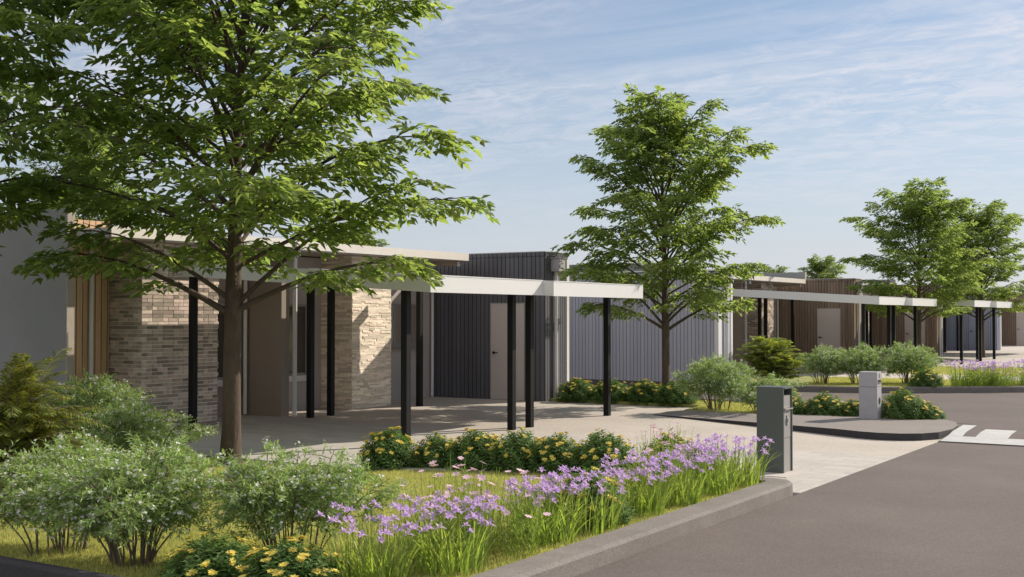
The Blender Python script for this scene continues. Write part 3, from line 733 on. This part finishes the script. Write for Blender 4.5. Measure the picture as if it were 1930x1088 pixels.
# ------------------------------------------------------------------ bronze ferny shrubs
def proto_fern(seed, nf=230, la=.55, lb=.95, core=.10, low=.02, high=.80, m_='fern'):
    rg = np.random.default_rng(seed); wood = MB(); parts = []
    for i in range(nf):
        az = i * 2.39996; up = rg.uniform(.15, 1.0); L = rg.uniform(la, lb)
        q = np.array([rg.normal(0, core), rg.normal(0, core), rg.uniform(low, high)])
        n = 7; t = np.linspace(0, 1, n); el0 = .35 + up * .95
        r = L * t * math.cos(el0) * 1.05; z = L * (t * math.sin(el0) - .40 * t ** 2.2)
        p = np.stack([q[0] + r * math.cos(az), q[1] + r * math.sin(az), q[2] + z], 1)
        p[:, 2] = np.maximum(p[:, 2], .03)
        wood.tube(p, np.linspace(.006, .002, n), 4, cap=False)
        m = 26; u = np.linspace(.12, 1, m); k = u * (n - 1); i0 = np.minimum(k.astype(int), n - 2)
        c = p[i0] + (p[i0 + 1] - p[i0]) * (k - i0)[:, None]; d = unit(p[i0 + 1] - p[i0])
        x = unit(np.cross(d, np.array([0, 0, 1.0]))); N = np.cross(x, d)
        ll = .125 * np.sin(math.pi * np.clip(u * .92 + .06, 0, 1)) ** .6 + .015
        for s in (1, -1):
            parts.append(leaves(c, d * .72 + x * s * .8 - np.array([0, 0, .18]) + rg.normal(0, .09, c.shape), N, ll, .016, .1, .12))
    a = wood.build('stems', M['stem']); b = np_mesh('fronds', *merge(parts), M[m_])
    out = [('stems', a.data), ('fronds', b.data)]; bpy.data.objects.remove(a); bpy.data.objects.remove(b); return out
FN = proto_fern(8); FB = proto_fern(9, 480, .28, .52, .20, .05, .85, 'fern_light')
shrub_at('fern', 'large bronze green ferny shrub at the left edge of the photo', 'fern', 'bronze green ferny shrubs', FN, (-9.70, 6.75, -.02), 0, 1.0, 1.25)
shrub_at('fern', 'low bronze ferny shrub behind the foreground blossom at far left', 'fern', 'bronze green ferny shrubs', FN, (-10.75, 7.75, -.03), 1.0, .80, .8)
shrub_at('fern', 'rounded bronze green ferny shrub across the lane before the timber boards', 'fern', 'bronze green ferny shrubs', FB, (-10.75, 28.95, .10), 1.5, 1.12, .98)

# ------------------------------------------------------------------ yellow spurge mounds
def proto_spurge(seed, n=170, near=True):
    rg = np.random.default_rng(seed); parts = []; fl = []; wood = MB()
    for i in range(n):
        f = (i + .5) / n; th = math.acos(1 - f * .98); az = i * 2.39996
        r = .36 * rg.uniform(.88, 1.06) * (.70 if i % 3 == 1 else 1)
        tip = np.array([r * math.sin(th) * math.cos(az), r * math.sin(th) * math.sin(az), .05 + .34 * math.cos(th) * rg.uniform(.85, 1.12)])
        ax = unit(np.array([math.sin(th) * math.cos(az) * .55, math.sin(th) * math.sin(az) * .55, .8])); foot = tip * np.array([.35, .35, 0])
        wood.tube([foot, (foot + tip) / 2 + np.array([0, 0, .02]), tip], [.004, .003, .002], 3, cap=False)
        h = unit(np.cross(ax, np.array([.2, .9, .1]))); w = np.cross(ax, h)
        for k in range(20):
            a = k * 2.39996; s = k / 20; c = tip - ax * (.115 * (1 - s))
            d = h * math.cos(a) + w * math.sin(a) + ax * (.15 + .55 * s)
            parts.append((c, d, ax, .074 * (1 - .3 * s) * rg.uniform(.8, 1.2)))
        if th < 1.25 and i % 3 != 1 and rg.random() < .5:
            for j in range(rg.integers(3, 6)):
                a = j * 1.3 + rg.uniform(0, 1); c = tip + ax * rg.uniform(.01, .035) + (h * math.cos(a) + w * math.sin(a)) * rg.uniform(.0, .028)
                for k in range(5):
                    b = k * 2 * math.pi / 5 + a; fl.append((c, h * math.cos(b) + w * math.sin(b) + ax * .35, ax, .027))
    def mk(lst, wr):
        P = np.array([q[0] for q in lst]); D = np.array([q[1] for q in lst]); U = np.array([q[2] for q in lst]); L = np.array([q[3] for q in lst])
        return leaves(P, D, U, L, L * wr, .12, .12)
    a = np_mesh('foliage', *mk(parts, .34), M['spurge']); b = np_mesh('flowers', *mk(fl, .70), M['yellow']); s = wood.build('stems', M['stem'])
    out = [('stems', s.data), ('foliage', a.data), ('blossom', b.data)]
    for o in (a, b, s): bpy.data.objects.remove(o)
    return out
SP = [proto_spurge(21), proto_spurge(22, 150)]
YS = 'mounds of yellow flowered spurge'
sp_list = [(-9.0, 11.40, 1.0, 1.05, 'leftmost yellow flowered mound of the hedge along the pale paving'),
           (-8.55, 11.75, .9, 1.0, 'yellow flowered mound below the front carport post, second in the hedge'),
           (-8.02, 11.80, 1.0, 1.0, 'yellow flowered mound third from the left in the hedge'),
           (-7.45, 11.85, 1.0, 1.05, 'yellow flowered mound at the middle of the hedge, before the paired posts'),
           (-6.95, 11.88, .95, 1.0, 'yellow flowered mound fifth from the left in the hedge'),
           (-6.38, 11.92, 1.05, 1.0, 'yellow flowered mound sixth in the hedge, last before the gap'),
           (-5.72, 12.25, .95, 1.0, 'yellow flowered mound at the right end of the hedge, behind the irises'),
           (-4.85, 8.75, 1.0, 1.0, 'yellow flowered mound among the irises along the kerb'),
           (-5.32, 5.72, .95, .72, 'yellow flowered mound at the bottom edge below the middle shrubs'),
           (-5.88, 5.62, .95, .75, 'dark shaded yellow flowered mound at the bottom, left of its neighbour'),
           (-12.35, 21.9, 1.15, .82, 'yellow flowered mound against the corner of the charcoal block'),
           (-11.60, 22.0, 1.15, .82, 'yellow flowered mound seen left of the right carport post'),
           (-10.85, 22.05, 1.15, .82, 'yellow flowered mound between the right carport post and second tree'),
           (-10.15, 22.0, 1.2, .82, 'yellow flowered mound in front of the second tree trunk'),
           (-7.25, 20.35, .95, .95, 'yellow flowered mound emerging right of the dark green letterbox'),
           (-6.65, 20.50, 1.0, .9, 'yellow flowered mound midway between the two letterboxes'),
           (-6.12, 20.45, .85, .8, 'small yellow flowered mound touching the left of the pale letterbox'),
           (-5.28, 20.35, 1.1, 1.05, 'yellow flowered mound just right of the pale letterbox'),
           (-4.98, 20.5, .9, .75, 'low yellow flowered mound at the tip of the island'),
           (-7.05, 29.25, 1.1, .9, 'yellow flowered mound at the kerb across the lane'),
           (-4.75, 31.6, 1.3, 1.0, 'dark green flowered mound at the far right edge by the kerb')]
for i, (x, y, s, sz, lab) in enumerate(sp_list):
    z = float(lawn_z(x, y)) - .02 if y < 12.5 else (.05 if y < 25 else .10)
    shrub_at('spurge', lab, 'flower bush', YS, SP[i % 2], (x, y, z), i * 1.7, s * 1.05, sz * 1.08)

# ------------------------------------------------------------------ irises and pink flowers
def proto_iris(seed, nb=150, nf=44, spread=.24, single=True):
    rg = np.random.default_rng(seed); parts = []; fl = []; wood = MB()
    for i in range(nb):
        a = rg.uniform(0, 2 * math.pi); r = spread * math.sqrt(rg.random()); q = np.array([r * math.cos(a), r * math.sin(a), 0])
        b = a + rg.normal(0, .9); lean = rg.uniform(.08, .95); L = rg.uniform(.22, .46); n = 6; t = np.linspace(0, 1, n)
        c = np.stack([q[0] + np.cos(b) * L * lean * t ** 1.8, q[1] + np.sin(b) * L * lean * t ** 1.8, L * (t - .22 * lean * t ** 3)], 1)
        w = .0062 * (1 - t ** 2.2) + .0006; s = np.array([-math.sin(b + rg.normal(0, .8)), math.cos(b), 0]); s = unit(s)
        V = np.stack([c - s * w[:, None], c + s * w[:, None]], 1).reshape(-1, 3); k = np.arange(n - 1)[:, None] * 2
        parts.append((V, k + np.array([[0, 1, 3, 2]])))
    for i in range(nf):
        a = rg.uniform(0, 2 * math.pi); r = spread * 1.15 * math.sqrt(rg.random()); q = np.array([r * math.cos(a), r * math.sin(a), 0]); H = rg.uniform(.31, .47)
        tip = q * 1.25 + np.array([rg.normal(0, .03), rg.normal(0, .03), H]); wood.tube([q, (q + tip) / 2 + np.array([0, 0, .02]), tip], [.003, .0025, .002], 3, cap=False)
        for k in range(3):
            b = a + k * 2.094; o = np.array([math.cos(b), math.sin(b), 0]); b2 = b + 1.047; o2 = np.array([math.cos(b2), math.sin(b2), 0]); s = rg.uniform(.75, 1.15)
            fl.append((tip, o * .9 + np.array([0, 0, .25]), np.array([0, 0, 1.0]), .044 * s, .032 * s, .45))
            fl.append((tip, o2 * .42 + np.array([0, 0, .9]), o2, .041 * s, .025 * s, -.2))
    out = []
    for V in (merge(parts),): out.append(np_mesh('leaves', *V, M['iris_leaf']))
    P = [np.array([f[j] for f in fl]) for j in range(6)]
    fv = [leaves(P[0][i:i + 1], P[1][i:i + 1], P[2][i:i + 1], P[3][i:i + 1], P[4][i:i + 1], .12, P[5][i]) for i in range(len(fl))]
    if single: out += [np_mesh('flower', *merge(fv[i * 6:i * 6 + 6]), M['iris']) for i in range(nf)]
    else: out.append(np_mesh('flowers', *merge(fv), M['iris']))
    out.append(wood.build('stalks', M['iris_leaf']))
    res = [(o.name.split('.')[0], o.data) for o in out]
    for o in out: bpy.data.objects.remove(o)
    return res
def proto_pink(seed, n=56, single=True):
    rg = np.random.default_rng(seed); fl = []; lf = []; wood = MB()
    for i in range(n):
        a = rg.uniform(0, 2 * math.pi); r = .26 * math.sqrt(rg.random()); q = np.array([r * math.cos(a), r * math.sin(a), 0]); H = rg.uniform(.30, .64)
        tip = q * 1.3 + np.array([rg.normal(0, .05), rg.normal(0, .05), H]); mid = (q + tip) / 2 + rg.normal(0, .015, 3); wood.tube([q, mid, tip], [.003, .0022, .0016], 3, cap=False)
        for k in range(26):
            t = rg.uniform(.05, .85); c = q + (tip - q) * t; d = rg.normal(0, 1, 3); d[2] = abs(d[2]) + .3; lf.append((c, d, np.array([0, 0, 1.0]), rg.uniform(.04, .09), .006, .15))
        if rg.random() < .62:
            ax = unit(np.array([rg.normal(0, .35), rg.normal(0, .35), 1])); h = unit(np.cross(ax, np.array([1, .2, 0]))); w = np.cross(ax, h); s = rg.uniform(.7, 1.1)
            for k in range(7):
                b = k * 2 * math.pi / 7; fl.append((tip, h * math.cos(b) + w * math.sin(b) + ax * .15, ax, .038 * s, .022 * s, .05))
    def mk(l):
        P = [np.array([f[j] for f in l]) for j in range(6)]; return leaves(P[0], P[1], P[2], P[3], P[4], .08, float(P[5][0]))
    out = [np_mesh('leaves', *mk(lf), M['iris_leaf']), wood.build('stalks', M['iris_leaf'])]
    if single: out += [np_mesh('flower', *mk(fl[i:i + 7]), M['pink']) for i in range(0, len(fl), 7)]
    else: out.append(np_mesh('flowers', *mk(fl), M['pink']))
    res = [(o.name.split('.')[0], o.data) for o in out]
    for o in out: bpy.data.objects.remove(o)
    return res
IR = [proto_iris(31), proto_iris(32, 140, 46)]
PK = proto_pink(33)
VI, PI_ = 'violet iris clumps', 'pink flower clumps'
ir = [(-4.98, 6.15, 'violet iris clump at the bottom edge, nearest the camera'), (-4.72, 6.62, 'violet iris clump second along the near end of the kerb'),
      (-5.02, 6.95, 'violet iris clump beside the right foreground shrub'),
      (-4.72, 7.85, 'violet iris clump in the middle run by the kerb, left of its pair'), (-4.86, 8.15, 'violet iris clump in the middle run, set back on the lawn side'),
      (-4.66, 8.42, 'violet iris clump touching the yellow mound by the kerb'),
      (-4.70, 9.40, 'violet iris clump just past the yellow mound by the kerb'), (-4.80, 9.75, 'violet iris clump set back before the far run of irises'),
      (-4.64, 10.05, 'violet iris clump by the kerb under the last hedge mound'),
      (-4.66, 10.85, 'violet iris clump third from the dark letterbox'), (-4.80, 11.2, 'violet iris clump set back left of the dark letterbox'),
      (-4.64, 11.50, 'violet iris clump right in front of the dark letterbox')]
for i, (x, y, lab) in enumerate(ir):
    shrub_at('iris', lab, 'iris clump', VI, IR[i % 2], (x, y, float(lawn_z(x, y)) - .01), i * 2.1, 1.0 + .06 * math.sin(i * 3), 1)
for i, (x, y, lab) in enumerate([(-6.35, 30.0, 'violet iris clump across the lane, left end of the long row'), (-6.05, 30.3, 'violet iris clump across the lane, second in the row'),
                                 (-5.75, 30.55, 'violet iris clump across the lane, middle of the row'), (-5.1, 31.7, 'violet iris clump far right, standing alone before the lawn'),
                                 (-4.85, 32.1, 'violet iris clump far right, close behind its neighbour')]):
    shrub_at('iris', lab, 'iris clump', VI, IR[i % 2], (x, y, .09), i * 1.3, 1.25, 1.05)
for i, (x, y, lab) in enumerate([(-5.02, 7.20, 'pink flower clump between the first two iris runs'), (-5.35, 7.55, 'pink flower clump standing taller on the lawn side'),
                                 (-4.72, 7.28, 'pink flower clump at the kerb between iris runs'), (-5.05, 10.55, 'pink flower clump among the far irises'), (-5.25, 11.2, 'pink flower clump in front of the last hedge mound')]):
    shrub_at('flower_clump', lab, 'flower clump', PI_, PK, (x, y, float(lawn_z(x, y))), i * 2.0, 1.0, 1)
for i, (x, y, lab) in enumerate([(-5.55, 30.25, 'pale pink flower clump at the front of the far iris row'), (-5.3, 30.8, 'pale pink flower clump right of the far iris row')]):
    shrub_at('flower_clump', lab, 'flower clump', PI_, PK, (x, y, .09), i * 2.0 + .5, 1.0, .9)

# ------------------------------------------------------------------ grass
def blades(n, xy_of, zf, h, w, seed):
    rg = np.random.default_rng(seed); X, Y = xy_of(rg, n); Z = zf(X, Y)
    a = rg.uniform(0, 2 * math.pi, len(X)); L = h * rg.uniform(.5, 1.25, len(X)); b = rg.uniform(0, 2 * math.pi, len(X)); ln = L * rg.uniform(.1, .9, len(X))
    P = np.stack([X, Y, Z], 1); s = np.stack([np.cos(a), np.sin(a), 0 * a], 1) * w / 2
    T = P + np.stack([np.cos(b) * ln, np.sin(b) * ln, L], 1)
    V = np.stack([P - s, P + s, T], 1).reshape(-1, 3); return V, np.arange(len(V)).reshape(-1, 3)
def in_lawn(rg, n):
    # thinner towards the far, hidden side
    x = -15.2 + 10.82 * rg.random(n) ** .62; y = 5.2 + 6.75 * rg.random(n); k = (y < back_y(x) - .02) & (x > -12.5 - (y - 11) * .4) & (x < -4.40)
    return x[k], y[k]
gV, gF = blades(330000, in_lawn, lawn_z, .034, .0062, 1)
tag(np_mesh('grass', gV, gF, M['grass']), kind='stuff')
def in_poly(poly):
    P = np.array(poly)
    def f(rg, n):
        x = rg.uniform(P[:, 0].min(), P[:, 0].max(), n); y = rg.uniform(P[:, 1].min(), P[:, 1].max(), n); c = np.zeros(n, bool)
        for i in range(len(P)):
            x0, y0 = P[i]; x1, y1 = P[i - 1]
            if y0 != y1: c ^= ((y0 > y) != (y1 > y)) & (x < (x1 - x0) * (y - y0) / (y1 - y0) + x0)
        return x[c], y[c]
    return f
g2f = [(x - .22, y + .22) for x, y in k2[1:]] + [(-10.3, 32.6)]
for poly, z, n, s in ((g2f, .10, 50000, 2), ([(-12.7, 21.9), (-9.5, 21.9), (-9.2, 20.65), (-7.9, 20.0), (-5.1, 20.4), (-6.4, 21.4), (-8.0, 22.4), (-9.5, 22.7), (-12.7, 22.8)], .06, 26000, 3),
                      ([(-10.3, 37.6), (-4.5, 37.6), (-4.5, 43.6), (-7.9, 43.5), (-10.3, 43.1)], .02, 26000, 4)):
    V_, F_ = blades(n, in_poly(poly), lambda X, Y: np.full(len(X), z), .05, .010, s)
    tag(np_mesh('grass', V_, F_, M['grass']), kind='stuff')
